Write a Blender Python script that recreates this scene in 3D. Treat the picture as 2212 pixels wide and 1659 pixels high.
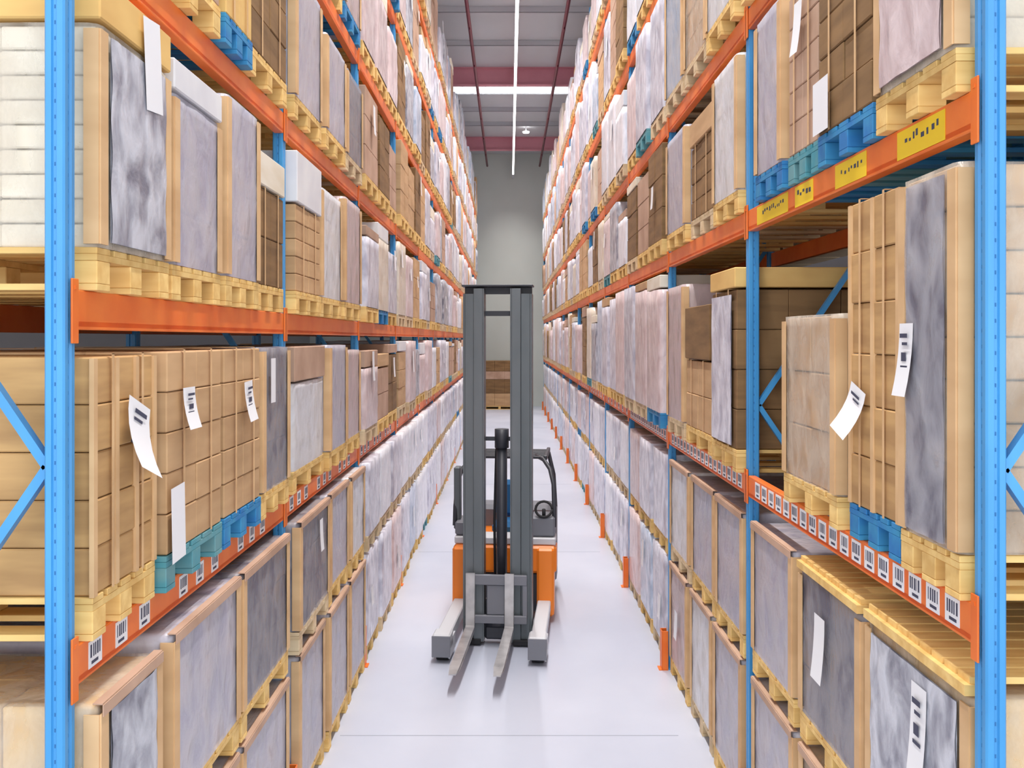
import bpy, math, random
from mathutils import Vector, Matrix, noise

# ------------------------------------------------------------------ scene, camera, light
SC = bpy.context.scene
COL = SC.collection
for o in list(bpy.data.objects):
    bpy.data.objects.remove(o)
SC.view_settings.view_transform = 'Standard'
SC.view_settings.look = 'None'
SC.view_settings.gamma = 1.0
SC.view_settings.use_curve_mapping = False
SC.view_settings.exposure = 0.08

H = 3.05            # camera height
F = 1977.0          # focal length in pixels of the 2212 px frame
cam_d = bpy.data.cameras.new('camera')
cam = bpy.data.objects.new('camera', cam_d)
COL.objects.link(cam)
cam.location = (0, 0, H)
cam.rotation_euler = (math.radians(90), 0, 0)
cam_d.sensor_width = 36.0
cam_d.lens = 36.0 * F / 2212.0
cam_d.shift_x = 6 / 2212.0
cam_d.shift_y = -97.5 / 2212.0
cam_d.clip_start = 0.05
cam_d.clip_end = 200
SC.camera = cam

world = bpy.data.worlds.new('daylight')
SC.world = world
world.use_nodes = True
bg = world.node_tree.nodes['Background']
bg.inputs[0].default_value = (0.93, 0.96, 1.0, 1)
bg.inputs[1].default_value = 2.1

LAMP_X, LAMP_Z = 0.17, 10.25
LAMP_YS = [3 + 3.2 * i for i in range(12)]
for i, y in enumerate(LAMP_YS):
    ld = bpy.data.lights.new('lamp_light', 'AREA')
    ld.shape = 'RECTANGLE'
    ld.size = 0.06
    ld.size_y = 3.1
    ld.energy = 105
    ld.spread = math.radians(105)
    ld.color = (1.0, 0.97, 0.95)
    lo = bpy.data.objects.new('lamp_light', ld)
    COL.objects.link(lo)
    lo.location = (LAMP_X, y, LAMP_Z - 0.075)

random.seed(7)
R = random.Random(11)

# ------------------------------------------------------------------ materials
def lin(c):
    c = c / 255.0
    return c / 12.92 if c <= 0.04045 else ((c + 0.055) / 1.055) ** 2.4
def rgb(r, g, b):
    return (lin(r), lin(g), lin(b), 1)

def mat(name, base, second=None, rough=0.5, metal=0.0, scale=(4, 4, 4), nscale=1.0, bump=0.0, lo=0.35, hi=0.65,
        trans=0.0, rnd=0.0, emit=0.0, spec=0.5, detail=3, dist=0.0, rot=(0, 0, 0)):
    m = bpy.data.materials.new(name)
    m.use_nodes = True
    nt = m.node_tree
    p = nt.nodes['Principled BSDF']
    p.inputs['Roughness'].default_value = rough
    p.inputs['Metallic'].default_value = metal
    p.inputs['Specular IOR Level'].default_value = spec
    p.inputs['Base Color'].default_value = base
    L = nt.links
    if emit:
        p.inputs['Emission Color'].default_value = base
        p.inputs['Emission Strength'].default_value = emit
    src = None
    if second or bump or trans:
        tc = nt.nodes.new('ShaderNodeTexCoord')
        mp = nt.nodes.new('ShaderNodeMapping')
        mp.inputs['Scale'].default_value = scale
        oi = nt.nodes.new('ShaderNodeObjectInfo')
        ml = nt.nodes.new('ShaderNodeMath'); ml.operation = 'MULTIPLY'; ml.inputs[1].default_value = 37.0
        L.new(oi.outputs['Random'], ml.inputs[0])
        L.new(ml.outputs[0], mp.inputs['Location'])
        L.new(tc.outputs['Object'], mp.inputs['Vector'])
        nz = nt.nodes.new('ShaderNodeTexNoise')
        nz.inputs['Scale'].default_value = nscale
        nz.inputs['Detail'].default_value = detail
        nz.inputs['Distortion'].default_value = dist
        mp.inputs['Rotation'].default_value = rot
        L.new(mp.outputs[0], nz.inputs['Vector'])
        src = nz
    last = None
    if second:
        cr = nt.nodes.new('ShaderNodeValToRGB')
        cr.color_ramp.elements[0].position = lo
        cr.color_ramp.elements[0].color = base
        cr.color_ramp.elements[1].position = hi
        cr.color_ramp.elements[1].color = second
        L.new(src.outputs['Fac'], cr.inputs[0])
        L.new(cr.outputs[0], p.inputs['Base Color'])
        last = cr.outputs[0]
    if rnd:
        oi2 = nt.nodes.new('ShaderNodeObjectInfo')
        mr = nt.nodes.new('ShaderNodeMapRange')
        mr.inputs['To Min'].default_value = 1 - rnd
        mr.inputs['To Max'].default_value = 1 + rnd
        L.new(oi2.outputs['Random'], mr.inputs[0])
        mx = nt.nodes.new('ShaderNodeVectorMath'); mx.operation = 'SCALE'
        if last: L.new(last, mx.inputs[0])
        else: mx.inputs[0].default_value = base[:3]
        L.new(mr.outputs[0], mx.inputs['Scale'])
        L.new(mx.outputs[0], p.inputs['Base Color'])
    if bump:
        b = nt.nodes.new('ShaderNodeBump')
        b.inputs['Strength'].default_value = bump
        b.inputs['Distance'].default_value = 0.02
        L.new(src.outputs['Fac'], b.inputs['Height'])
        L.new(b.outputs[0], p.inputs['Normal'])
    if trans:
        out = nt.nodes['Material Output']
        tr = nt.nodes.new('ShaderNodeBsdfTransparent')
        mxs = nt.nodes.new('ShaderNodeMixShader')
        mr = nt.nodes.new('ShaderNodeMapRange')
        mr.inputs['From Min'].default_value = 0.3
        mr.inputs['From Max'].default_value = 0.7
        mr.inputs['To Min'].default_value = max(0.0, trans - 0.25)
        mr.inputs['To Max'].default_value = min(1.0, trans + 0.25)
        L.new(src.outputs['Fac'], mr.inputs[0])
        L.new(mr.outputs[0], mxs.inputs[0])
        L.new(p.outputs[0], mxs.inputs[1])
        L.new(tr.outputs[0], mxs.inputs[2])
        L.new(mxs.outputs[0], out.inputs[0])
    return m

M = {}
M['blue'] = mat('blue_paint', rgb(64, 146, 206), rgb(74, 158, 216), rough=0.35, scale=(6, 6, 2), rnd=0.03)
M['orange'] = mat('orange_paint', rgb(236, 112, 40), rgb(244, 128, 52), rough=0.4, scale=(2, 5, 5), rnd=0.05)
M['hole'] = mat('dark_slot', rgb(48, 110, 165), rough=0.8)
M['galv'] = mat('galvanised_steel', rgb(170, 172, 176), rough=0.4, metal=0.6)
M['wood'] = mat('pallet_wood', rgb(244, 208, 134), rgb(224, 180, 106), rough=0.7, scale=(2, 14, 14), rnd=0.10, bump=0.1)
M['woodpale'] = mat('pale_pallet_wood', rgb(226, 204, 166), rgb(206, 178, 138), rough=0.7, scale=(2, 14, 14), rnd=0.10)
M['teal'] = mat('blue_pallet_paint', rgb(40, 120, 185), rgb(60, 150, 195), rough=0.6, scale=(3, 8, 8), rnd=0.05)
M['tealgreen'] = mat('teal_pallet_paint', rgb(70, 150, 165), rgb(110, 160, 165), rough=0.6, scale=(3, 8, 8), rnd=0.05)
M['tan'] = mat('tan_cardboard', rgb(206, 168, 124), rgb(188, 150, 108), rough=0.75, scale=(2, 2, 9), rnd=0.07)
M['gold'] = mat('golden_cardboard', rgb(232, 192, 118), rgb(218, 174, 104), rough=0.75, scale=(2, 2, 6), rnd=0.05)
M['kraft'] = mat('dim_kraft_cardboard', rgb(208, 166, 110), rgb(180, 140, 92), rough=0.8, scale=(2, 2, 14), rnd=0.07)
M['brown'] = mat('brown_cardboard', rgb(146, 112, 72), rgb(122, 92, 58), rough=0.8, scale=(2, 2, 12), rnd=0.10)
M['rose'] = mat('rosy_cardboard', rgb(200, 166, 142), rgb(178, 144, 120), rough=0.75, scale=(3, 3, 3), rnd=0.07)
M['cream'] = mat('cream_carton', rgb(240, 232, 214), rgb(226, 214, 190), rough=0.6, scale=(2, 2, 8), rnd=0.05)
M['white'] = mat('white_board', rgb(236, 236, 236), rgb(220, 220, 224), rough=0.55, scale=(3, 3, 3))
M['paper'] = mat('white_paper', rgb(240, 240, 242), rough=0.6)
M['ink'] = mat('dark_print', rgb(70, 72, 92), rough=0.7)
M['yellow'] = mat('yellow_label', rgb(248, 208, 40), rough=0.5)
M['edge'] = mat('tan_edge_board', rgb(226, 188, 140), rgb(206, 166, 120), rough=0.7, scale=(2, 2, 5))
WR = dict(rough=0.25, scale=(4.5, 4.5, 2.6), nscale=1.9, bump=0.8, detail=6, lo=0.36, hi=0.62, dist=0.35, rot=(0.35, 0, 0))
M['w_grey'] = mat('grey_stretch_film', rgb(128, 128, 140), rgb(204, 206, 214), rnd=0.08, **WR)
M['w_lav'] = mat('lavender_stretch_film', rgb(184, 182, 196), rgb(230, 230, 240), rnd=0.09, **WR)
M['w_white'] = mat('white_stretch_film', rgb(220, 222, 230), rgb(244, 244, 250), rnd=0.05, **WR)
M['w_pink'] = mat('rosy_stretch_film', rgb(206, 184, 184), rgb(232, 214, 214), rnd=0.08, **WR)
M['w_blue'] = mat('blueish_stretch_film', rgb(160, 176, 198), rgb(214, 222, 238), rnd=0.06, **WR)
M['w_cream'] = mat('cream_stretch_film', rgb(214, 198, 176), rgb(234, 224, 208), rnd=0.06, **WR)
for k in ('grey', 'lav', 'white', 'pink', 'blue', 'cream'):
    src = {'grey': ((118, 118, 132), (204, 206, 216)), 'lav': ((176, 174, 190), (230, 230, 242)),
           'white': ((226, 228, 234), (246, 246, 252)), 'pink': ((206, 184, 186), (234, 218, 218)),
           'blue': ((160, 176, 198), (214, 222, 238)), 'cream': ((226, 214, 196), (242, 234, 220))}[k]
    M['t_' + k] = mat('clear_%s_film' % k, rgb(*src[0]), rgb(*src[1]), trans=0.6 if k == 'cream' else 0.42 if k == 'grey' else 0.28, **WR)
M['floor'] = mat('polished_concrete', rgb(184, 189, 204), rgb(202, 206, 219), rough=0.34, scale=(0.5, 0.35, 1), nscale=1.2, spec=0.5, detail=5)
M['joint'] = mat('floor_joint', rgb(168, 172, 184), rough=0.8)
M['ceil'] = mat('grey_roof_sheet', rgb(212, 213, 216), rgb(202, 203, 206), rough=0.6, scale=(0.6, 0.3, 1))
M['wallfar'] = mat('grey_green_wall_panel', rgb(222, 228, 221), rgb(212, 218, 211), rough=0.7, scale=(0.4, 1, 0.3))
M['wall'] = mat('light_wall_panel', rgb(190, 190, 192), rough=0.7)
M['red'] = mat('red_roof_steel', rgb(216, 146, 158), rgb(206, 134, 148), rough=0.5, scale=(1, 1, 1))
M['pipe'] = mat('dark_red_pipe', rgb(120, 40, 56), rough=0.45)
M['purlin'] = mat('grey_purlin', rgb(196, 196, 200), rough=0.5)
M['sky'] = mat('translucent_skylight', rgb(245, 246, 252), rough=0.3, trans=0.9)
M['trunk'] = mat('white_trunking', rgb(225, 225, 230), rough=0.4)
M['lamp'] = mat('lit_lamp', (1, 0.98, 0.97, 1), emit=6)
M['mast'] = mat('mast_grey_steel', rgb(92, 100, 104), rgb(108, 114, 118), rough=0.4, metal=0.2, scale=(3, 3, 1))
M['mastdark'] = mat('dark_steel', rgb(52, 54, 62), rough=0.45)
M['black'] = mat('black_rubber', rgb(30, 30, 34), rough=0.7)
M['torange'] = mat('truck_orange', rgb(245, 132, 30), rough=0.35)
M['tgrey'] = mat('truck_grey', rgb(120, 122, 130), rough=0.5)
M['tlight'] = mat('light_grey_cover', rgb(205, 206, 210), rough=0.45)
M['steel'] = mat('worn_fork_steel', rgb(196, 194, 194), rgb(160, 158, 160), rough=0.32, metal=0.4, scale=(6, 6, 6))
M['seat'] = mat('blue_seat_fabric', rgb(40, 110, 165), rough=0.8)

# ------------------------------------------------------------------ mesh helpers
class MB:
    def __init__(s):
        s.v = []; s.f = []; s.m = []; s.sm = []
    def box(s, x0, x1, y0, y1, z0, z1, m=0, c=0.0, mt=None):
        if x0 > x1: x0, x1 = x1, x0
        if y0 > y1: y0, y1 = y1, y0
        if z0 > z1: z0, z1 = z1, z0
        n = len(s.v)
        if c <= 0:
            P = [(x, y, z) for z in (z0, z1) for y in (y0, y1) for x in (x0, x1)]
            Fc = [(0, 2, 3, 1), (4, 5, 7, 6), (0, 1, 5, 4), (2, 6, 7, 3), (0, 4, 6, 2), (1, 3, 7, 5)]
        else:
            c = min(c, (x1 - x0) * .45, (y1 - y0) * .45, (z1 - z0) * .45)
            P = []; idx = {}
            X = (x0, x1); Y = (y0, y1); Z = (z0, z1); S = (1, -1)
            for i in (0, 1):
                for j in (0, 1):
                    for k in (0, 1):
                        idx[i, j, k, 0] = len(P); P.append((X[i], Y[j] + S[j] * c, Z[k] + S[k] * c))
                        idx[i, j, k, 1] = len(P); P.append((X[i] + S[i] * c, Y[j], Z[k] + S[k] * c))
                        idx[i, j, k, 2] = len(P); P.append((X[i] + S[i] * c, Y[j] + S[j] * c, Z[k]))
            Fc = []
            def q(a, b, cc, d, flip): Fc.append((a, b, cc, d) if not flip else (d, cc, b, a))
            for i in (0, 1):
                q(idx[i,0,0,0], idx[i,0,1,0], idx[i,1,1,0], idx[i,1,0,0], i == 1)
                q(idx[0,i,0,1], idx[1,i,0,1], idx[1,i,1,1], idx[0,i,1,1], i == 1)
                q(idx[0,0,i,2], idx[0,1,i,2], idx[1,1,i,2], idx[1,0,i,2], i == 1)
            for a in (0, 1):
                for b in (0, 1):
                    q(idx[a,b,0,0], idx[a,b,1,0], idx[a,b,1,1], idx[a,b,0,1], a == b)
                    q(idx[a,0,b,0], idx[a,1,b,0], idx[a,1,b,2], idx[a,0,b,2], a != b)
                    q(idx[0,a,b,1], idx[1,a,b,1], idx[1,a,b,2], idx[0,a,b,2], a == b)
            for i in (0, 1):
                for j in (0, 1):
                    for k in (0, 1):
                        t = (idx[i,j,k,0], idx[i,j,k,1], idx[i,j,k,2])
                        Fc.append(t if (i + j + k) % 2 == 0 else t[::-1])
        if mt is not None:
            P = [tuple(mt @ Vector(p)) for p in P]
        s.v += P
        for f in Fc:
            s.f.append(tuple(a + n for a in f)); s.m.append(m); s.sm.append(False)
        return s
    def bar(s, p0, p1, w, h, m=0, up=(0, 0, 1)):
        p0 = Vector(p0); p1 = Vector(p1); d = (p1 - p0); L = d.length; d.normalize()
        up = Vector(up)
        sx = d.cross(up)
        if sx.length < 1e-4: sx = d.cross(Vector((0, 1, 0)))
        sx.normalize(); uz = sx.cross(d)
        mt = Matrix((sx, d, uz)).transposed().to_4x4(); mt.translation = p0
        return s.box(-w / 2, w / 2, 0, L, -h / 2, h / 2, m, 0, mt)
    def tube(s, pts, r, n=10, m=0, cap=True):
        pts = [Vector(p) for p in pts]
        base = len(s.v)
        prev = None
        for i, p in enumerate(pts):
            d = (pts[min(i + 1, len(pts) - 1)] - pts[max(i - 1, 0)]).normalized()
            if prev is None:
                a = d.cross(Vector((0, 0, 1)))
                if a.length < 1e-3: a = d.cross(Vector((0, 1, 0)))
                a.normalize()
            else:
                a = (prev - d * prev.dot(d)).normalized()
            prev = a
            b = d.cross(a)
            rr = r[i] if isinstance(r, (list, tuple)) else r
            for k in range(n):
                t = 2 * math.pi * k / n
                s.v.append(tuple(p + (a * math.cos(t) + b * math.sin(t)) * rr))
        for i in range(len(pts) - 1):
            for k in range(n):
                k2 = (k + 1) % n
                s.f.append((base + i * n + k, base + i * n + k2, base + (i + 1) * n + k2, base + (i + 1) * n + k))
                s.m.append(m); s.sm.append(True)
        if cap:
            s.f.append(tuple(base + k for k in range(n))[::-1]); s.m.append(m); s.sm.append(False)
            s.f.append(tuple(base + (len(pts) - 1) * n + k for k in range(n))); s.m.append(m); s.sm.append(False)
        return s
    def prism(s, poly, z0, z1, m=0):
        n = len(poly); b = len(s.v)
        s.v += [(x, y, z0) for x, y in poly] + [(x, y, z1) for x, y in poly]
        for i in range(n):
            j = (i + 1) % n
            s.f.append((b + i, b + j, b + n + j, b + n + i)); s.m.append(m); s.sm.append(False)
        s.f.append(tuple(b + i for i in range(n))[::-1]); s.m.append(m); s.sm.append(False)
        s.f.append(tuple(b + n + i for i in range(n))); s.m.append(m); s.sm.append(False)
        return s
    def mesh(s, name, mats):
        me = bpy.data.meshes.new(name)
        me.from_pydata(s.v, [], s.f)
        for mm in (mats if isinstance(mats, (list, tuple)) else [mats]):
            me.materials.append(mm)
        me.polygons.foreach_set('material_index', s.m)
        me.polygons.foreach_set('use_smooth', s.sm)
        me.update()
        return me

def link(name, me, parent=None, loc=(0, 0, 0)):
    o = bpy.data.objects.new(name, me)
    COL.objects.link(o)
    if parent is not None: o.parent = parent
    o.location = loc
    return o
def tag(o, label, cat, group=None, kind=None):
    if label: o['label'] = label
    if cat: o['category'] = cat
    if group: o['group'] = group
    if kind: o['kind'] = kind
    return o
def thing(name, label, cat, loc, group=None, rz=0.0):
    o = bpy.data.objects.new(name, None)
    o.empty_display_size = 0.1
    COL.objects.link(o); o.location = loc; o.rotation_euler = (0, 0, rz)
    return tag(o, label, cat, group)
def struct(name, mb, mats):
    o = link(name, mb.mesh(name, mats)); o['kind'] = 'structure'
    return o

# ------------------------------------------------------------------ the hall
YF = 41.3
NB = 13
b = MB(); b.box(-9, 9, -6, YF + .2, -0.2, 0.0)
struct('floor', b, M['floor'])
b = MB()
for y in (7.03, 13.1, 19.2, 25.3, 31.4): b.box(-1.3, 1.3, y, y + 0.012, -0.05, 0.0015)
struct('trim_1', b, M['joint'])
CZ = 11.4
b = MB(); g = MB()
edges = [(-2.0, 8.4), (9.8, 18.4), (19.8, 29.85), (31.25, YF + .2)]
for y0, y1 in edges:
    b.box(-9, 9, y0, y1, CZ, CZ + 0.03)
struct('ceiling', b, M['ceil'])
for i, y in enumerate((8.4, 18.4, 29.85)):  # the two nearer skylights are out of view, added to let in light
    w = MB(); w.box(-9, 9, y + .002, y + 1.398, CZ + 0.005, CZ + 0.015)
    struct('window_%d' % (i + 1), w, M['sky'])
b = MB(); b.box(-9, 9, YF, YF + 0.2, 0.001, CZ - .001)
for i in range(-8, 9):
    b.box(i * 1.05 - .01, i * 1.05 + .01, YF - .006, YF, 0.1, CZ - .01)
struct('wall_far', b, M['wallfar'])
for n, s in (('wall_left', -1), ('wall_right', 1)):
    b = MB(); b.box(s * 9, s * 9.2, -2, YF, 0.001, CZ - .3)
    struct(n, b, M['wall'])
k = 2
for y in (8.2, 18.2, 28.2, 37.9):
    b = MB()
    b.box(-9, 9, y - .11, y + .11, CZ - .03, CZ - .002).box(-9, 9, y - .11, y + .11, CZ - .55, CZ - .52).box(-9, 9, y - .012, y + .012, CZ - .53, CZ - .02)
    for i in range(-8, 9, 2): b.box(i - .01, i + .01, y - .10, y + .10, CZ - .52, CZ - .03)
    struct('trim_%d' % k, b, M['red']); k += 1
for y in (12.5, 15.3, 20.3, 23.0, 25.6, 33.0, 35.2):
    b = MB()
    b.box(-9, 9, y - .03, y + .03, CZ - .16, CZ - .002).box(-9, 9, y - .03, y + .06, CZ - .165, CZ - .15)
    struct('trim_%d' % k, b, M['purlin']); k += 1

for x, side in ((-0.98, 'left'), (1.36, 'right')):
    t = thing('sprinkler_pipe', 'dark red sprinkler pipe running under the roof on the %s side of the lights' % side, 'pipe', (x, 2, 10.78), 'sprinkler pipes')
    b = MB(); b.tube([(0, 0, 0), (0, 38.9, 0)], 0.045, 10)
    link('pipe_run', b.mesh('pipe_run', M['pipe']), t)
    for y in (6.2, 16.2, 26.2, 35.9):
        b = MB(); b.tube([(0, y, 0.046), (0, y, CZ - 10.79)], 0.012, 6)
        link('hanger', b.mesh('hanger', M['pipe']), t)
    for j in range(12):
        b = MB(); b.tube([(0, 0, -0.045), (0, 0, -0.09), (0, 0, -.10)], [0.014, 0.014, 0.03], 8)
        link('sprinkler_head', b.mesh('sprinkler_head', M['pipe']), t, (0, 2 + 3.1 * j, 0))

t = thing('ceiling_light_line', 'long white light line running down the middle of the roof above the aisle', 'light', (LAMP_X, 0, LAMP_Z))
b = MB(); b.box(-.04, .04, 1, YF - .15, 0, .07, c=.008)
link('trunking', b.mesh('trunking', M['trunk']), t)
lm = MB().box(-.035, .035, -1.57, 1.57, -.06, -.001, c=.012).mesh('lamp', M['lamp'])
hm = MB().tube([(0, 0, .07), (0, 0, CZ - LAMP_Z - .003)], .006, 6).mesh('hanger', M['galv'])
for y in LAMP_YS:
    link('lamp', lm, t, (0, y, 0))
    link('hanger', hm, t, (0, y + 1.6, 0))
bl = MB().box(-.05, .05, -.18, .18, -.08, 0, c=.02).mesh('lamp', M['lamp'])
t = thing('ceiling_spotlight', 'small bright round lamp right of the light line near the far end', 'light', (0.66, 36.0, 11.2))
b = MB(); b.tube([(0, 0, .19), (0, 0, .03)], .02, 8); link('stem', b.mesh('stem', M['trunk']), t)
b = MB(); b.tube([(0, 0, .03), (0, 0, 0), (0, 0, -.05)], [.05, .14, .12], 14); link('lamp', b.mesh('lamp', M['lamp']), t)

# ------------------------------------------------------------------ racks
SIDE = {-1: dict(a=1.41, y=2.90, p=2.80, lv=[1.92, 3.08, 4.33, 5.60, 6.93, 8.2], name='left'),
        1: dict(a=1.475, y=2.83, p=2.80, lv=[2.08, 3.71, 4.95, 6.38, 7.95], name='right')}
BH = 0.13
PW, PD = 0.065, 0.075
TOPZ = 9.15
ORD = ['zeroth', 'first', 'second', 'third', 'fourth', 'fifth', 'sixth', 'seventh', 'eighth', 'ninth', 'tenth', 'eleventh', 'twelfth', 'thirteenth', 'last']

def post_mesh(s, detail):
    b = MB()
    w, d = PW, PD
    # omega section: grooves on the two visible faces
    P = [(0, .006), (.006, 0), (.024, 0), (.028, .007), (.038, .007), (.042, 0), (w - .006, 0), (w, .006), (w, d - .006), (w - .006, d), (.006, d), (0, d - .006),
         (0, d * .66), (.007, d * .6), (.007, d * .4), (0, d * .34)]
    P = [(s * x, y) for x, y in P]
    if s > 0: pass
    else: P = P[::-1]
    b.prism(P, 0.012, TOPZ)
    if detail:
        z = 1.3
        while z < 5.2:
            b.box(s * .0305, s * .0345, .0062, .0070, z, z + .012, m=1)
            b.box(s * .0061, s * .0070, d * .45, d * .53, z + .02, z + .032, m=1)
            z += .05
    b.box(-s * .004, s * (w + .01), -.004, d + .004, 0.0, .012, m=0)
    return b.mesh('post', [M['blue'], M['hole']])

pm = {(s, d): post_mesh(s, d) for s in (-1, 1) for d in (0, 1)}
DEP = 0.98
beam_cache = {}
def beam_mesh(s, front, L):
    key = (s, front, round(L, 3))
    if key not in beam_cache:
        b = MB()
        x0, x1 = (0, .045) if front else (-.045, 0)
        b.box(s * x0, s * x1, 0, L, .006, BH, c=.004)
        b.box(s * x0, s * (x1 + (.012 if front else 0)), 0.003, L - .003, 0, .03, c=.003)
        beam_cache[key] = b.mesh('shelf_beam', M['orange'])
    return beam_cache[key]
conn = {s: MB().box(-s * .007, s * .0, 0, .045, -.045, BH + .035, c=.002).box(-s * .009, -s * .007, .015, .03, BH - .0, BH + .012).mesh('end_connector', M['orange']) for s in (-1, 1)}
lab_w = {}
def label_mesh(s, w, h, col, seed):
    key = (s, w, h, col, seed)
    if key in lab_w: return lab_w[key]
    r = random.Random(seed)
    b = MB(); b.box(-s * .0015, 0, 0, w, 0, h)
    y = w * .12
    if col == 'paper':
        while y < w * .82:
            ww = r.uniform(.004, .012)
            b.box(-s * .0022, -s * .0016, y, y + ww, h * .38, h * .86, m=1); y += ww + r.uniform(.004, .012)
        b.box(-s * .0022, -s * .0016, w * .2, w * .7, h * .12, h * .24, m=1)
    else:
        while y < w * .8:
            ww = r.uniform(.012, .03); z0 = h * r.uniform(.45, .6)
            b.box(-s * .0022, -s * .0016, y, y + ww, z0, z0 + h * r.uniform(.1, .25), m=1); y += ww + r.uniform(.01, .03)
    lab_w[key] = b.mesh('location_label', [M[col], M['ink']])
    return lab_w[key]

def beam(rack, s, k, li, front=True):
    S = SIDE[s]
    y0 = S['y'] + (k - 1) * S['p'] + PD + .001; y1 = S['y'] + k * S['p'] - .001
    z = S['lv'][li]
    x = S['a'] - .004 if front else S['a'] + DEP + .002
    o = link('shelf_beam' if front else 'rear_beam', beam_mesh(s, front, y1 - y0), rack, (s * x - rack.location.x, y0 - rack.location.y, z))
    if front and k <= 6:
        link('end_connector', conn[s], o, (0, -.045 + .0, 0)); link('end_connector', conn[s], o, (0, y1 - y0, 0))
        L = y1 - y0
        if li == 0:
            n = 18 if s > 0 else 12
            for q in range(n):
                if s < 0 and q % 4 == 3: continue
                if k > 3 and q % 3: continue
                link('location_label', label_mesh(s, .1, .09, 'paper', q % 4), o, (-s * .0005, .08 + q * (L - .2) / n, .025))
        if li == 1 and s > 0 and k == 1:
            for ya, w in ((.18, .38), (.86, .36), (1.52, .28), (1.92, .6)):
                link('location_label', label_mesh(s, w, .105, 'yellow', int(ya * 10)), o, (-s * .0005, ya, .012))
    return o

for s in (-1, 1):
    S = SIDE[s]
    rack = thing('pallet_rack', 'tall blue and orange pallet rack along the %s side of the aisle' % S['name'], 'rack', (s * S['a'], S['y'], 0), 'pallet racks')
    for k in range(1, NB + 2):
        y = S['y'] + (k - 1) * S['p']
        p = link('post', pm[s, 1 if k <= 3 else 0], rack, (0, y - S['y'], 0))
        link('rear_post', pm[s, 0], rack, (s * (DEP - PW), y - S['y'], 0))
        # diagonal bracing
        zz = [0.14, 1.39, 2.64, 3.89, 5.14, 6.39, 7.64, 8.89]
        if k <= 4:
            for i in range(len(zz) - 1):
                xa, xb = (PW, DEP - PW) if i % 2 == 0 else (DEP - PW, PW)
                b = MB(); b.bar((s * xa, .035, zz[i]), (s * xb, .035, zz[i + 1]), .03, .035, up=(0, 1, 0))
                link('brace', b.mesh('brace', M['blue']), rack, (0, y - S['y'], 0))
        else:
            b = MB()
            for i in range(len(zz) - 1):
                xa, xb = (PW, DEP - PW) if i % 2 == 0 else (DEP - PW, PW)
                b.bar((s * xa, .035, zz[i]), (s * xb, .035, zz[i + 1]), .03, .035, up=(0, 1, 0))
            link('bracing', b.mesh('bracing', M['blue']), rack, (0, y - S['y'], 0))
    for k in range(1, NB + 1):
        for li, z in enumerate(S['lv']):
            yb = S['y'] + k * S['p']
            if z - H > 0.385 * yb + .1: continue
            beam(rack, s, k, li, True)
            if k <= 6: beam(rack, s, k, li, False)

# orange post guards bolted to the floor in front of the posts
for s in (-1, 1):
    S = SIDE[s]
    for k in range(2, NB + 2):
        y = S['y'] + (k - 1) * S['p']
        x = s * (S['a'] - .012)
        if 1: lb = 'orange steel guard at the foot of the %s post of the %s rack' % (ORD[k], S['name'])
        b = MB()
        b.box(-s * .06, -s * .052, -.014, .089, .008, .36, c=.003)
        b.box(-s * .052, s * .0, -.014, -.007, .008, .36, c=.002); b.box(-s * .052, s * .0, .082, .089, .008, .36, c=.002)
        b.box(-s * .085, s * -.002, -.014, .089, 0.0, .008)
        o = link('post_protector', b.mesh('post_protector', M['orange']), None, (x, y, 0.0005))
        tag(o, lb, 'post guard', 'post guards of the %s rack' % S['name'])

# ------------------------------------------------------------------ pallets
pal_cache = {}
def pallet_meshes(w, d, mk):
    key = (round(w, 2), round(d, 2), mk)
    if key in pal_cache: return pal_cache[key]
    m = M[mk]
    top = MB()
    for i in range(3): top.box(-d / 2 + (0, (d - .1) / 2, d - .1)[i], -d / 2 + (0, (d - .1) / 2, d - .1)[i] + .1, -w / 2, w / 2, .1, .121)
    n = 5; bw = (w - 4 * .03) / 5
    for i in range(n): top.box(-d / 2, d / 2, -w / 2 + i * (bw + .03), -w / 2 + i * (bw + .03) + bw, .1215, .143, c=.002)
    blk = MB().box(-.05, .05, -.05, .05, .0225, .0995, c=.003)
    bot = MB().box(-d / 2, d / 2, -.05, .05, 0, .022, c=.002)
    whole = MB()
    whole.v = list(top.v); whole.f = list(top.f); whole.m = list(top.m); whole.sm = list(top.sm)
    for yy in (-w / 2 + .05, 0, w / 2 - .05):
        whole.box(-d / 2, d / 2, yy - .05, yy + .05, 0, .022)
        for xx in (-d / 2 + .05, 0, d / 2 - .05): whole.box(xx - .05, xx + .05, yy - .05, yy + .05, .0225, .0995)
    r = (top.mesh('deck', m), blk.mesh('block', m), bot.mesh('bottom_board', m), whole.mesh('pallet', m))
    pal_cache[key] = r
    return r
PCOL = {'wood': 'golden wooden', 'woodpale': 'pale wooden', 'teal': 'blue painted', 'tealgreen': 'dull teal painted'}
def make_pallet(x, y, z, w, d, mk, near, label, group):
    top, blk, bot, whole = pallet_meshes(w, d, mk)
    if not near:
        o = link('wooden_pallet', whole, None, (x, y, z)); tag(o, label, 'pallet', group); return o
    t = thing('wooden_pallet', label, 'pallet', (x, y, z), group)
    link('deck', top, t)
    for yy in (-w / 2 + .05, 0, w / 2 - .05):
        link('bottom_board', bot, t, (0, yy, 0))
        for xx in (-d / 2 + .05, 0, d / 2 - .05): link('block', blk, t, (xx, yy, 0))
    return t

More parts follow.
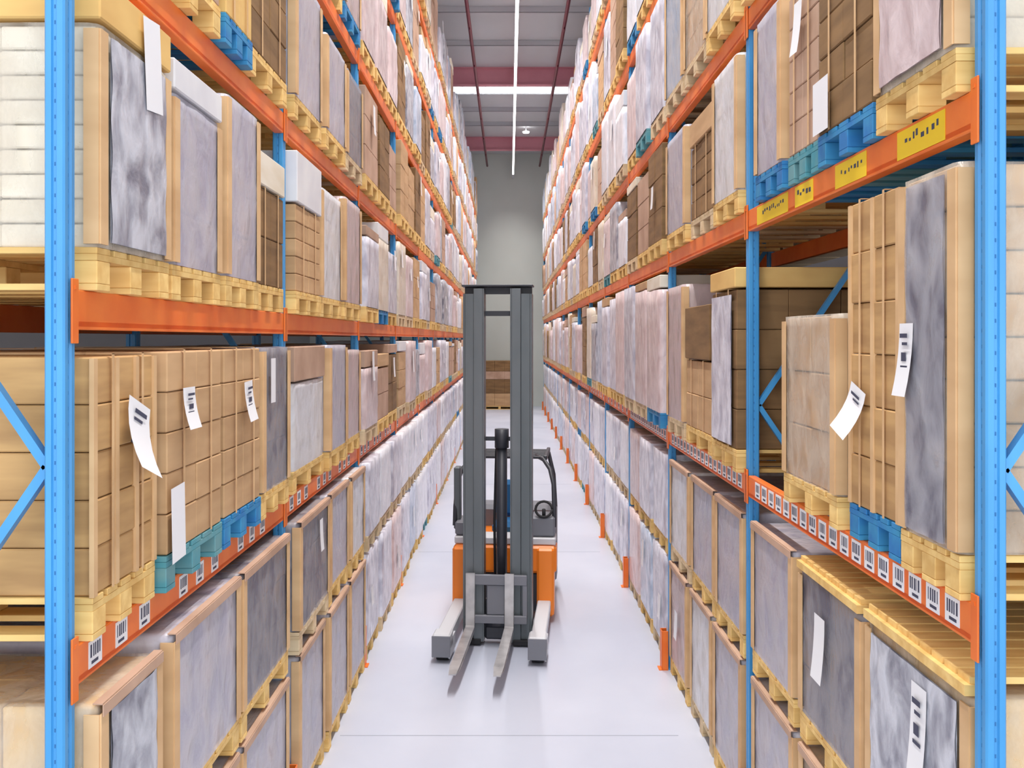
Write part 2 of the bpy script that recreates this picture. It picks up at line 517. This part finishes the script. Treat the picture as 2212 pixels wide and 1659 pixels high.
# ------------------------------------------------------------------ loads
def shell(w, d, h, seed, nu, nz, bulge=.012, amp=.014, taper=0.0, grow=.006):
    """a stretch-wrapped body: rounded box with pulled-in pleats; w along y, d along x"""
    b = MB()
    r = .035
    per = []
    hx, hy = d / 2 + grow, w / 2 + grow
    def side(x0, y0, x1, y1, n):
        for i in range(n): per.append((x0 + (x1 - x0) * i / n, y0 + (y1 - y0) * i / n))
    side(-hx + r, -hy, hx - r, -hy, nu); per.append((hx - r * .3, -hy + r * .3)) if False else None
    per.append((hx - r, -hy)); per.append((hx - r * .29, -hy + r * .29))
    side(hx, -hy + r, hx, hy - r, nu); per.append((hx, hy - r)); per.append((hx - r * .29, hy - r * .29))
    side(hx - r, hy, -hx + r, hy, nu); per.append((-hx + r, hy)); per.append((-hx + r * .29, hy - r * .29))
    side(-hx, hy - r, -hx, -hy + r, nu); per.append((-hx, -hy + r)); per.append((-hx + r * .29, -hy + r * .29))
    n = len(per)
    for j in range(nz + 1):
        f = j / nz; z = h * f
        for (x, y) in per:
            q = 1 - taper * f
            ux, uy = x / hx, y / hy
            k1 = noise.noise(Vector((x * 5 + seed, y * 5, z * 9 + (x + y) * 6)))
            k2 = noise.noise(Vector((x * 2 + seed * 3.1, y * 2, z * 2.2)))
            dd = amp * k1 * .6 + bulge * k2
            if j == 0: dd = 0
            X = x * q; Y = y * q
            if abs(ux) >= .97: X += math.copysign(dd, x)
            if abs(uy) >= .97: Y += math.copysign(dd, y)
            b.v.append((X, Y, z + (0.006 * k2 if j == nz else 0)))
    for j in range(nz):
        for i in range(n):
            i2 = (i + 1) % n
            b.f.append((j * n + i, j * n + i2, (j + 1) * n + i2, (j + 1) * n + i)); b.m.append(0); b.sm.append(True)
    base = len(b.v)
    for i in range(n):
        x, y, z = b.v[nz * n + i]
        b.v.append((x * .9, y * .9, z + .004))
    for i in range(n):
        i2 = (i + 1) % n
        b.f.append((nz * n + i, nz * n + i2, base + i2, base + i)); b.m.append(0); b.sm.append(True)
    b.f.append(tuple(base + i for i in range(n))); b.m.append(0); b.sm.append(False)
    return b

def carton_layer(w, d, h, nx, ny, rr, gap=.005, tape=True):
    b = MB()
    cw, cd = w / ny, d / nx
    for i in range(nx):
        for j in range(ny):
            jx, jy = rr.uniform(-.004, .004), rr.uniform(-.003, .003)
            x0 = -d / 2 + i * cd + gap / 2 + jx; y0 = -w / 2 + j * cw + gap / 2 + jy
            b.box(x0, x0 + cd - gap, y0, y0 + cw - gap, .0015, h - .0015, m=0, c=.005)
    return b

def add_sheet(t, s, d, y, z, w=.2, h=.28, tilt=0.0, curl=.03, marks=True):
    """a paper sheet taped to the aisle face of a load (local y, z of its centre)"""
    b = MB()
    n = 5
    off = -s * (d / 2 + .022)
    base = len(b.v)
    for i in range(n + 1):
        f = i / n
        for g in (0, 1):
            b.v.append((-s * (.002 + curl * (1 - f) ** 2), -w / 2 + w * g, -h / 2 + h * f))
    for i in range(n):
        q = (base + 2 * i, base + 2 * i + 1, base + 2 * i + 3, base + 2 * i + 2)
        b.f.append(q if s > 0 else q[::-1]); b.m.append(0); b.sm.append(True)
    if marks:
        for (ya, yb, za, zb) in ((-.28, .26, .30, .36), (-.28, .1, .20, .24), (-.18, .16, -.02, .10), (-.28, .22, -.12, -.08)):
            b.box(-s * .012, -s * .013, w * ya, w * yb, h * za, h * zb, m=1)
    o = link('label_sheet', b.mesh('label_sheet', [M['paper'], M['ink']]), t, (off, y, z))
    o.rotation_euler = (tilt, 0, 0)
    return o

CORE = {'grey': 'brown', 'lav': 'rose', 'white': 'cream', 'pink': 'rose', 'blue': 'cream', 'cream': 'tan'}
WNAME = {'grey': 'grey', 'lav': 'pale lavender', 'white': 'white', 'pink': 'rosy', 'blue': 'bluish white', 'cream': 'cream'}
CNAME = {'kraft': 'brown', 'tan': 'tan', 'brown': 'dark brown', 'rose': 'rosy tan', 'gold': 'golden tan', 'cream': 'cream'}

def make_load(s, xf, y0, y1, z0, z1, style, near, label, group, layers=None, sheets=(), edges=None, cap=None, depth=None, taper=0.0, panel=None, core_=None, topedge=False, columns=None):
    """one pallet load. xf = distance of its aisle face from the aisle centre"""
    w = y1 - y0; d = depth or R.uniform(.96, 1.02); h = z1 - z0
    x = s * (xf + d / 2)
    kind, col = style[0], style[1:]
    hb = h - (cap[1] if cap else 0)
    rr = random.Random(hash((round(y0, 2), round(z0, 2), s)) & 0xffff)
    seed = rr.uniform(0, 50)
    if near:
        t = thing('pallet_load', label, 'pallet load', (x, (y0 + y1) / 2, z0), group)
        nl = layers or max(2, round(hb / rr.uniform(.2, .3)))
        core = core_ or (col if kind == 'C' else CORE[col])
        inset = 0 if kind == 'C' else .012
        ny = columns or (1 if w < .4 else 2)
        cm = [carton_layer(w - inset * 2, d - inset * 2, hb / nl - (.004 if kind == 'W' else 0) , 3, ny, rr) for _ in range(2)]
        cms = [c.mesh('carton_layer', M[core]) for c in cm]
        for i in range(nl):
            link('carton_layer', cms[i % 2], t, (0, 0, i * hb / nl))
        if kind == 'W':
            link('stretch_wrap', shell(w - .024, d - .024, hb, seed, 9, 16, grow=.012, bulge=.006, amp=.010, taper=taper).mesh('stretch_wrap', M['t_' + col]), t)
            em = None
            for sy in (-1, 1):
                if edges is None or edges:
                    b = MB()
                    b.box(-s * (d / 2 + .006), -s * (d / 2 + .012), sy * (w / 2 - .05), sy * (w / 2 + .006), .01, hb - .02)
                    b.box(-s * (d / 2 + .006), -s * (d / 2 - .045), sy * (w / 2 + .006), sy * (w / 2 + .011), .01, hb - .02)
                    link('edge_board', b.mesh('edge_board', M['edge']), t)
            if topedge:
                b = MB()
                b.box(-s * (d / 2 + .013), -s * (d / 2 + .017), -w / 2, w / 2, hb - .03, hb + .009)
                b.box(-s * (d / 2 + .013), -s * (d / 2 - .02), -w / 2, w / 2, hb + .0095, hb + .014)
                link('top_edge_board', b.mesh('top_edge_board', M['rose']), t)
        else:
            for q in range((columns or 0) + 1 if columns else 0):
                yy = -w / 2 + q * w / columns
                b = MB(); b.box(-s * (d / 2 - .01), -s * (d / 2 + .006), yy - .014, yy + .014, .0, hb - .005)
                link('edge_board', b.mesh('edge_board', M['edge']), t)
            for yy in (-w * .25, w * .25):
                b = MB(); e = .009
                b.box(-d / 2 - e, -d / 2 - e + .002, yy - .008, yy + .008, .0, hb + e); b.box(d / 2 + e, d / 2 + e - .002, yy - .008, yy + .008, 0, hb + e)
                b.box(-d / 2 - e, d / 2 + e, yy - .008, yy + .008, hb + e - .002, hb + e)
                link('strap', b.mesh('strap', M['edge']), t)
        if panel:
            b = MB(); nu, nv = 12, 20; pw = w - .13
            for side_ in (0, 1):
                for j in range(nv + 1):
                    for i in range(nu + 1):
                        yy = -pw / 2 + pw * i / nu; zz = .02 + (hb - .05) * j / nv
                        k1 = noise.noise(Vector((yy * 9 + seed, zz * 6 + yy * 5, 0))) * .012 if 0 < i < nu else 0
                        b.v.append((-s * (d / 2 + .012 + (side_ * (.005 + abs(k1)))), yy + .006 * math.sin(j * .9) * (side_), zz))
            N1 = (nu + 1) * (nv + 1)
            for j in range(nv):
                for i in range(nu):
                    q0 = j * (nu + 1) + i
                    f = (q0, q0 + 1, q0 + nu + 2, q0 + nu + 1)
                    b.f.append(tuple(N1 + q for q in (f if s > 0 else f[::-1]))[::-1]); b.m.append(0); b.sm.append(True)
                    b.f.append(f if s > 0 else f[::-1]); b.m.append(0); b.sm.append(True)
            link('film_panel', b.mesh('film_panel', M[panel]), t)
        if cap:
            b = MB()
            if cap[0] == 'wood':
                for q in range(9):
                    ya = -w / 2 + q * w / 9
                    b.box(-d / 2, d / 2, ya + .008, ya + w / 9 - .008, h - .022, h)
                for xx in (-d / 2 - .02, -.05, d / 2 - .08): b.box(xx, xx + .1, -w / 2, w / 2, hb + .012, h - .0225)
            else: b.box(-d / 2 - .01, d / 2 + .01, -w / 2 - .008, w / 2 + .008, hb + .014, h, c=.006)
            link('top_cover', b.mesh('top_cover', M[cap[0]]), t)
        for sh in sheets: add_sheet(t, s, d, *sh)
        return t
    if kind == 'W':
        b = shell(w, d, hb, seed, 5, 8, bulge=.008, amp=.016)
        mk = 'w_' + col
    else:
        b = MB(); nl = layers or max(2, round(hb / .27))
        for i in range(nl):
            c = carton_layer(w, d, hb / nl, 2, 2, rr)
            n = len(b.v)
            b.v += [(a, bb, cc + i * hb / nl) for a, bb, cc in c.v]
            b.f += [tuple(q + n for q in f) for f in c.f]; b.m += c.m; b.sm += c.sm
        mk = col
    me = b.mesh('load_body', M[mk])
    parts = bool(cap or sheets)
    if not parts:
        o = link('pallet_load', me, None, (x, (y0 + y1) / 2, z0)); tag(o, label, 'pallet load', group); return o
    t = thing('pallet_load', label, 'pallet load', (x, (y0 + y1) / 2, z0), group)
    link('body', me, t)
    if cap:
        b = MB(); b.box(-d / 2 - .004, d / 2 + .004, -w / 2 - .004, w / 2 + .004, hb + .016, h, c=.006)
        link('top_cover', b.mesh('top_cover', M[cap[0]]), t)
    for sh in sheets: add_sheet(t, s, d, *sh)
    return t

PH = 0.144
def tiers(s):
    """(name, pallet z, load top limit)"""
    lv = SIDE[s]['lv']
    T = [('floor', 0.001, 1.01), ('upper floor tier', 1.04, lv[0] - (.05 if s < 0 else .12))]
    for i, z in enumerate(lv):
        top = lv[i + 1] - .06 if i + 1 < len(lv) else z + BH + 1.25
        T.append(('%s shelf' % ORD[i + 1], z + BH + .001, top))
    return T

SP = {}
# special loads: (y0, y1, z_top, style, kwargs)
SP[-1, 2 + 1, 1] = [
    (3.04, 3.66, 4.26, 'Wcream', dict(panel='w_grey', core_='cream', layers=9, sheets=((.10, .72, .16, .34, .1, .0, False),), cap=('gold', .16), what='cream load with grey film panel')),
    (3.74, 4.34, 4.2, 'Wlav', dict(cap=('white', .14), what='creased pale load under white cover')),
    (4.42, 4.98, 4.24, 'Wlav', dict(what='narrow lavender wrapped load with tan edges')),
    (5.04, 5.62, 4.1, 'Cbrown', dict(cap=('cream', .2), what='dark brown cartons with cream lid'))]
SP[-1, 2 + 0, 1] = [
    (3.03, 3.54, 2.99, 'Ckraft', dict(layers=5, columns=3, sheets=((.02, .50, .2, .26, -.35, .08, True),), what='tan carton stack with curled white sheet')),
    (3.60, 4.28, 3.0, 'Ctan', dict(layers=5, sheets=((-.16, .57, .14, .17, .0, .03, True), (-.28, .12, .15, .30, .05, .0, False)), what='tan carton stack, two white sheets', pal='tealgreen')),
    (4.34, 4.96, 3.0, 'Ctan', dict(layers=5, sheets=((.0, .54, .14, .2, .05, .03, True),), what='tan carton stack with one white sheet', pal='teal')),
    (5.02, 5.62, 3.0, 'Wgrey', dict(sheets=((-.15, .62, .1, .25, 0, .0, False),), what='grey film wrapped load'))]
SP[-1, 1, 1] = [
    (3.0, 3.52, 1.84, 'Wcream', dict(panel='w_grey', core_='gold', what='dark grey load with rosy corners')),
    (3.62, 4.5, 1.87, 'Wlav', dict(what='broad bluish grey wrapped load')),
    (4.56, 5.5, 1.87, 'Wgrey', dict(what='broad grey wrapped load'))]
SP[-1, 0, 1] = [
    (3.0, 3.52, 1.005, 'Wgrey', dict(what='low grey wrapped load')),
    (3.62, 4.5, 1.005, 'Wlav', dict(what='low lavender wrapped load')),
    (4.56, 5.5, 1.005, 'Wlav', dict(what='low lavender wrapped load'))]
SP[-1, 4, 1] = [
    (3.6, 4.3, 5.4, 'Crose', dict(what='rosy tan carton stack')),
    (4.36, 4.8, 4.9, 'Cgold', dict(layers=1, what='single golden carton', pal='teal')),
    (4.84, 5.6, 5.45, 'Cbrown', dict(layers=4, what='dark brown carton stack'))]
SP[-1, 3, 2] = [
    (5.82, 6.55, 4.25, 'Ctan', dict(layers=5, cap=('white', .34), what='tan carton stack under a white box')),
    (6.62, 7.4, 4.15, 'Wwhite', dict(what='white wrapped load')),
    (7.5, 8.3, 4.22, 'Wpink', dict(what='rosy wrapped load'))]
SP[-1, 2, 2] = [
    (5.86, 6.8, 3.0, 'Wwhite', dict(layers=4, cap=('rose', .24), edges=False, what='bright white bags under tan lid')),
    (6.9, 7.6, 3.0, 'Wlav', dict(what='lavender wrapped load')),
    (7.7, 8.4, 2.95, 'Wpink', dict(what='rosy wrapped load'))]
SP[-1, 1, 2] = [
    (5.82, 6.75, 1.87, 'Wgrey', dict(sheets=((.1, .5, .1, .22, 0, .01, False),), what='grey wrapped load with white sheet')),
    (6.85, 7.6, 1.87, 'Wlav', dict(what='lavender wrapped load')),
    (7.7, 8.4, 1.87, 'Wwhite', dict(what='white wrapped load'))]
SP[1, 3, 1] = [
    (2.94, 3.56, 4.85, 'Wcream', dict(panel='w_pink', core_='cream', layers=8, what='rosy wrapped load with cream side')),
    (3.62, 4.24, 4.85, 'Cbrown', dict(layers=5, what='dark brown column of cartons', pal='teal', sheets=((.22, .12, .2, .24, 0, .0, False),))),
    (4.30, 4.74, 4.8, 'Crose', dict(layers=5, sheets=((0, .60, .12, .26, .06, .02, False),), what='rosy carton stack with a white sheet', pal='tealgreen')),
    (4.80, 5.3, 4.85, 'Wlav', dict(what='pale lavender wrapped load', pal='teal'))]
SP[1, 2, 1] = [
    (2.94, 3.36, 3.62, 'Wcream', dict(layers=9, core_='tan', panel='t_grey', sheets=((.12, .62, .11, .26, 0, .03, True),), what='tall filmed load with white sheet', dull=1)),
    (3.42, 3.90, 3.62, 'Ckraft', dict(layers=6, columns=2, what='tall brown carton column', pal='teal', sheets=((.12, .40, .16, .2, .3, .07, True),))),
    (4.02, 4.78, 3.16, 'Wcream', dict(layers=3, what='shorter cream and grey wrapped load'))]
SP[1, 1, 1] = [
    (2.94, 3.78, 1.96, 'Wcream', dict(core_='gold', panel='w_grey', cap=('wood', .07), sheets=((-.1, .46, .12, .34, .0, .02, True),), what='large grey crate with wooden lid')),
    (3.82, 4.62, 1.96, 'Wgrey', dict(cap=('wood', .07), sheets=((.05, .42, .14, .3, 0, .02, False),), what='grey crate with pale sheet')),
    (4.74, 5.52, 1.94, 'Wlav', dict(what='lavender wrapped load with tan corner'))]
SP[1, 0, 1] = [
    (2.94, 3.78, 1.005, 'Wgrey', dict(what='low grey wrapped crate')),
    (3.82, 4.62, 1.005, 'Wcream', dict(what='low cream wrapped load')),
    (4.74, 5.52, 1.005, 'Wlav', dict(what='low lavender wrapped load'))]
SP[1, 2, 2] = [
    (5.74, 6.42, 3.5, 'Cbrown', dict(panel='w_lav', cap=('gold', .14), what='brown load with lavender film front')),
    (6.56, 7.45, 3.3, 'Ctan', dict(layers=2, cap=('brown', .42), what='tan cartons under a dark brown box')),
    (7.55, 8.3, 3.5, 'Wpink', dict(what='rosy wrapped load'))]
SP[1, 3, 2] = [
    (5.74, 6.42, 4.85, 'Wwhite', dict(what='tall white wrapped load')),
    (6.52, 7.3, 4.75, 'Cbrown', dict(layers=4, cap=('tan', .2), what='dark brown cartons under tan lid')),
    (7.45, 8.3, 4.8, 'Wlav', dict(what='lavender wrapped load'))]
SP[1, 1, 2] = [
    (5.76, 6.5, 1.94, 'Wlav', dict(what='pale lavender wrapped load')),
    (6.6, 7.4, 1.94, 'Wlav', dict(what='pale lavender wrapped load')),
    (7.5, 8.35, 1.94, 'Wwhite', dict(what='white wrapped load'))]

STY = [('Wlav', 30), ('Wwhite', 18), ('Wpink', 18), ('Wblue', 8), ('Wgrey', 8), ('Ctan', 9), ('Cbrown', 9), ('Crose', 12), ('Wcream', 8)]
STYF = [('Wlav', 44), ('Wwhite', 34), ('Wblue', 8), ('Wpink', 14)]
def pick(L):
    t = R.uniform(0, sum(w for _, w in L))
    for k, w in L:
        t -= w
        if t <= 0: return k
    return L[0][0]

NEARB, MIDB = 2, 7
stuffL = {}
stuffP = MB()
count = [0, 0]
def POS(i, n):
    if n == 1: return 'the only one'
    if i == 0: return 'nearest of %s' % ('two' if n == 2 else 'three' if n == 3 else 'four')
    if i == n - 1: return 'farthest of %s' % ('two' if n == 2 else 'three' if n == 3 else 'four')
    if n == 3: return 'middle of three'
    return '%s of four' % ORD[i + 1]
for s in (-1, 1):
    S = SIDE[s]
    for bay in range(1, NB + 1):
        yb0 = S['y'] + (bay - 1) * S['p'] + PD; yb1 = S['y'] + bay * S['p']
        for ti, (tn, pz, ztop) in enumerate(tiers(s)):
            if pz - H > .37 * yb1 + .02: continue
            near = bay <= NEARB; mid = bay <= MIDB or (bay == MIDB + 1 and 1 <= ti <= 4)
            sp = SP.get((s, ti, bay))
            rows = []
            if sp:
                for (a, bb, zt, st, kw) in sp: rows.append((a, bb, zt, st, dict(kw)))
            else:
                pitch = (yb1 - yb0) / 3
                avail = ztop - pz - PH
                for i in range(3):
                    w = R.uniform(.76, .83) if ti > 1 else R.uniform(.75, .79)
                    c = yb0 + pitch * (i + .5) + R.uniform(-.015, .015)
                    fr = R.choice([1, 1, .96, .9, .84, .76]) if ti >= 2 else 1.0
                    last_t = ti == len(tiers(s)) - 1
                    if last_t: fr = R.choice([.62, .75, .8, .9, 1.0, 1.1])
                    st = pick(STYF if ti < 2 else STY)
                    kw = {}
                    if R.random() < .3 and ti > 1: kw['cap'] = (R.choice(['white', 'tan', 'cream', 'rose']), R.uniform(.08, .22))
                    if R.random() < .35: kw['sheets'] = ((R.uniform(-.2, .2), avail * R.uniform(.35, .8), .13, R.uniform(.16, .3), 0, .01, False),)
                    rows.append((c - w / 2, c + w / 2, pz + PH + avail * fr, st, kw))
            n = len(rows)
            for i, (y0, y1, zt, st, kw) in enumerate(rows):
                if pz - H > .37 * y1 + .02: continue
                what = kw.pop('what', None); pal = kw.pop('pal', None); kw.pop('dull', None)
                if ti < 2: xf = S['a'] - (.08 if s < 0 else .01) + R.uniform(0, .02)
                else: xf = S['a'] - .05 + R.uniform(-.015, .03)
                if pal is None:
                    q = R.random()
                    pal = 'wood' if q < .6 or bay == 1 else 'woodpale' if q < .9 else 'teal' if q < .95 else 'tealgreen'
                where = {0: '%s rack, floor' % S['name'], 1: '%s rack, upper floor tier' % S['name']}.get(ti, '%s rack, %s' % (S['name'], tn))
                here = '%s, %s bay, %s' % (where, ORD[bay], POS(i, n))
                if what is None:
                    what = ('%s wrapped load' % WNAME[st[1:]]) if st[0] == 'W' else ('%s carton stack' % CNAME[st[1:]])
                grpn = {0: 'bottom loads on the floor', 1: 'second loads stacked on the floor'}.get(ti, 'loads on the %s' % tn)
                zb = pz + PH
                if mid:
                    wl = what + ', ' + here
                    if len(wl.split()) > 16: print('LONG', wl)
                    if ti < 2 and st[0] == 'W' and near and 'cap' not in kw: kw['topedge'] = True
                    pl = PCOL[pal] + ' pallet, ' + here
                    make_load(s, xf, y0, y1, zb + .0005, zt, st, near, wl, '%s of the %s rack' % (grpn, S['name']), **kw)
                    make_pallet(s * (xf + .0 + .5), (y0 + y1) / 2, pz, y1 - y0 + .03 if not sp else y1 - y0 + .02, 1.0, pal, near, pl,
                                'pallets under the %s of the %s rack' % (grpn, S['name']))
                    count[0] += 1
                else:
                    mk = 'w_' + st[1:] if st[0] == 'W' else st[1:]
                    d = R.uniform(.94, 1.0); w = y1 - y0
                    B = stuffL.setdefault(mk, MB())
                    sh = shell(w, d, zt - zb, R.uniform(0, 50), 3, 4, bulge=.02, amp=.02)
                    nn = len(B.v); cx = s * (xf + d / 2); cy = (y0 + y1) / 2
                    B.v += [(a + cx, q + cy, e + zb) for a, q, e in sh.v]
                    B.f += [tuple(t_ + nn for t_ in f) for f in sh.f]; B.m += sh.m; B.sm += sh.sm
                    X0 = s * xf; w2 = w / 2 - .01
                    stuffP.box(X0, s * (xf + 1), cy - w2, cy + w2, pz + .1, pz + .143)
                    for yy in (-w2 + .05, 0, w2 - .05):
                        stuffP.box(X0, X0 + s * .1, cy + yy - .05, cy + yy + .05, pz, pz + .1)
                    count[1] += 1
print('INDIVIDUAL', count)

# loads of the neighbouring rack rows behind, seen only through gaps
for s in (-1, 1):
    S = SIDE[s]
    y = 2.6
    while y < 20:
        for ti, (tn, pz, ztop) in enumerate(tiers(s)):
            if pz - H > .37 * y: continue
            mk = R.choice(['brown', 'tan', 'rose', 'w_cream', 'brown'])
            B = stuffL.setdefault(mk, MB())
            x0 = S['a'] + DEP + .22
            B.box(s * x0, s * (x0 + .9), y, y + .86, pz + PH, ztop - R.uniform(.02, .25), c=.01)
            stuffP.box(s * x0, s * (x0 + .95), y, y + .86, pz + .1, pz + PH - .001)
            stuffP.box(s * x0, s * (x0 + .1), y, y + .1, pz, pz + .1); stuffP.box(s * x0, s * (x0 + .1), y + .76, y + .86, pz, pz + .1)
        y += .93
B = MB(); mats = []
for i, (mk, q) in enumerate(stuffL.items()):
    n = len(B.v); mats.append(M[mk])
    B.v += q.v; B.f += [tuple(t_ + n for t_ in f) for f in q.f]; B.m += [i] * len(q.f); B.sm += q.sm
o = link('distant_pallet_loads', B.mesh('distant_pallet_loads', mats))
tag(o, 'tiny wrapped loads filling the far bays and the rows behind both racks', 'pallet load', kind='stuff')
o = link('distant_pallets', stuffP.mesh('distant_pallets', M['woodpale']))
tag(o, 'tiny pale pallets under the loads in the far bays and rows behind', 'pallet', kind='stuff')

# stack at the far end of the aisle
t = thing('carton_pile', 'brown cartons piled at the far end of the aisle seen through the mast', 'cartons', (-.42, YF - 1.2, .145))
for i, (mk, z0, z1) in enumerate((('tan', 0.0, .55), ('brown', .56, 1.15), ('rose', 1.16, 1.5), ('brown', 1.51, 1.95))):
    b = carton_layer(1.15, 1.3, z1 - z0, 3, 2, R)
    link('carton_layer', b.mesh('carton_layer', M[mk]), t, (0, 0, z0))
make_pallet(-.42, YF - 1.2, 0.001, 1.2, 1.35, 'wood', False, 'golden wooden pallet under the brown cartons at the far end', None)

# ------------------------------------------------------------------ reach truck
T = thing('reach_truck', 'orange and grey reach truck with a tall mast standing in the aisle', 'forklift', (-.115, 9.15, 0), rz=math.radians(-5))
def part(name, b, m, parent=T, loc=(0, 0, 0)):
    return link(name, b.mesh(name, M[m] if isinstance(m, str) else [M[q] for q in m]), parent, loc)
MZ = 3.57
mast = part('mast', MB().box(-.34, .34, .06, .10, 3.50, MZ, c=.004), 'mastdark')
part('cross_bar', MB().box(-.17, .17, .04, .07, 3.28, 3.33, c=.003), 'mastdark', mast)
part('cross_bar', MB().box(-.3, .3, .102, .13, 2.02, 2.06), 'mastdark', mast)
part('cross_bar', MB().box(-.3, .3, .102, .14, .25, .42), 'mastdark', mast)
part('mast_base', MB().box(-.128, .128, -.03, .10, .05, .19, c=.02), 'mastdark', mast)
for sx in (-1, 1):
    b = MB()
    b.box(sx * .13, sx * .145, -.07, .10, .04, MZ - .02, c=.003)     # inner web
    b.box(sx * .145, sx * .235, -.07, -.055, .04, MZ - .02, c=.003)
    b.box(sx * .145, sx * .235, .085, .10, .04, MZ - .02, c=.003)
    part('inner_channel', b, 'mast', mast)
    b = MB()
    b.box(sx * .325, sx * .345, -.04, .16, .03, 3.5, c=.003)
    b.box(sx * .236, sx * .325, -.045, -.03, .03, 3.5, c=.003)
    b.box(sx * .236, sx * .325, .145, .16, .03, 3.5, c=.003)
    part('outer_channel', b, 'mast', mast)
    part('mast_foot', MB().box(sx * .16, sx * .35, -.09, .17, .015, .07, c=.008), 'black', mast)
    part('lift_chain', MB().box(sx * .155 - .008, sx * .155 + .008, -.02, -.01, .6, 3.3), 'mastdark', mast)
part('top_plate', MB().box(-.355, .355, -.07, .17, MZ, MZ + .02, c=.004), 'mastdark', mast)
part('lift_cylinder', MB().tube([(.03, .11, .3), (.03, .11, 1.95)], .055, 16).tube([(.03, .11, 1.95), (.03, .11, 2.14)], .072, 16)
     , 'mastdark', mast)
part('hydraulic_hose', MB().tube([(-.04, .16, .5), (-.05, .17, 1.2), (-.03, .16, 1.9), (.0, .13, 2.1)], .014, 8), 'black', mast)
# carriage and forks
car = part('fork_carriage', MB().box(-.30, .30, -.13, -.09, .62, .72, c=.006).box(-.30, .30, -.13, -.09, .24, .32, c=.006)
           .box(-.30, -.26, -.125, -.08, .32, .62).box(.26, .30, -.125, -.08, .32, .62).box(-.1, .1, -.11, -.08, .32, .62, c=.01), 'tgrey')
part('lift_motor', MB().tube([(-.02, -.0, .38), (-.02, .0, .6)], .085, 18).tube([(-.12, .02, .2), (.12, .02, .2)], .05, 14), 'mastdark', car)
for fx in (-.255, .13):
    b = MB()
    prof = [(-.135, .74), (-.165, .74), (-.175, .22), (-.195, .175), (-1.2, .165), (-1.36, .175), (-1.36, .185), (-1.2, .205), (-.20, .225), (-.155, .24), (-.135, .28)]
    n = len(prof); base = len(b.v)
    for sx in (-.045, .045):
        for (yy, zz) in prof:
            k = sx * (.7 if yy < -1.3 else 1)
            b.v.append((fx + k, yy, zz))
    for i in range(n):
        j = (i + 1) % n
        b.f.append((base + i, base + j, base + n + j, base + n + i)); b.m.append(0); b.sm.append(False)
    b.f.append(tuple(base + i for i in range(n))[::-1]); b.m.append(0); b.sm.append(False)
    b.f.append(tuple(base + n + i for i in range(n))); b.m.append(0); b.sm.append(False)
    part('fork', b, 'steel')
# straddle legs with load wheels
for sx in (-1, 1):
    x = -.475 if sx < 0 else .43
    lg = part('straddle_leg', MB().box(x - .07, x + .07, -.42, .75, .13, .245, c=.01).box(x - .085, x + .085, -.60, -.40, .12, .27, c=.015)
              .box(x - .085, x - .07, -.60, -.25, .05, .2).box(x + .07, x + .085, -.60, -.25, .05, .2), 'tlight' )
    part('leg_guard', MB().box(x - .088, x + .088, -.612, -.600, .06, .26, c=.004), 'tgrey', lg)
    part('load_wheel', MB().tube([(x - .055, -.48, .085), (x + .055, -.48, .085)], .085, 20), 'black', lg)
    part('load_wheel', MB().tube([(x - .055, -.30, .085), (x + .055, -.30, .085)], .085, 20), 'black', lg)
# chassis
ch = part('chassis', MB().box(-.56, .56, .74, 1.05, .52, .82, c=.03).box(-.565, -.40, .70, 1.0, .07, .80, c=.025).box(.35, .535, .70, 1.0, .07, .80, c=.025)
          .box(-.5, .5, 1.0, 2.1, .10, .80, c=.03), 'torange')
part('battery_cover', MB().box(-.36, .36, .78, 1.0, .10, .515, c=.01), 'mastdark', ch)
part('white_band', MB().box(-.55, .55, .76, 1.05, .825, .90, c=.01), 'tlight', ch)
part('dashboard', MB().box(-.55, -.30, .80, 1.15, .905, 1.06, c=.02), 'tgrey', ch)
part('control_console', MB().box(.28, .54, .80, 1.15, .905, 1.12, c=.02), 'tgrey', ch)
part('steering_wheel', MB().tube([(.42 + .09 * math.cos(a * math.pi / 8), .83 + .03 * math.sin(a * math.pi / 8), 1.2 + .08 * math.sin(a * math.pi / 8)) for a in range(17)], .014, 8).tube([(.42, .85, 1.1), (.42, .83, 1.2)], .02, 8), 'black', ch)
st = part('seat', MB().box(-.2, .2, 1.3, 1.7, .80, .95, c=.05).box(-.2, .2, 1.65, 1.78, .95, 1.38, c=.05), 'seat')
part('rear_cover', MB().box(-.52, .52, 1.85, 2.25, .12, 1.05, c=.05), 'tgrey')
part('drive_wheel', MB().tube([(-.05, 1.6, .15), (.05, 1.6, .15)], .148, 20), 'black')
# operator guard
for sx in (-1, 1):
    g_ = -.56 if sx < 0 else .53
    pts = [(g_, .86, 1.0), (g_, .9, 1.2), (g_ * .98, .98, 1.45), (g_ * .9, 1.08, 1.6), (sx * .40, 1.2, 1.69), (sx * .3, 1.4, 1.71)]
    part('guard_pillar', MB().tube(pts, .024, 10), 'mastdark')
    part('rear_pillar', MB().tube([(sx * .5, 2.1, 1.0), (sx * .48, 2.05, 1.4), (sx * .42, 1.95, 1.68)], .025, 10), 'mastdark')
b = MB()
for i in range(7): b.box(-.40, .40, 1.25 + i * .11, 1.28 + i * .11, 1.69, 1.72, c=.004)
b.box(-.44, -.40, 1.2, 2.0, 1.685, 1.735, c=.006).box(.40, .44, 1.2, 2.0, 1.685, 1.735, c=.006)
part('overhead_guard', b, 'mastdark')
part('side_panel', MB().box(-.575, -.50, .88, 1.0, .95, 1.64, c=.015), 'mast')
print('OBJECTS TOTAL', len(bpy.data.objects))
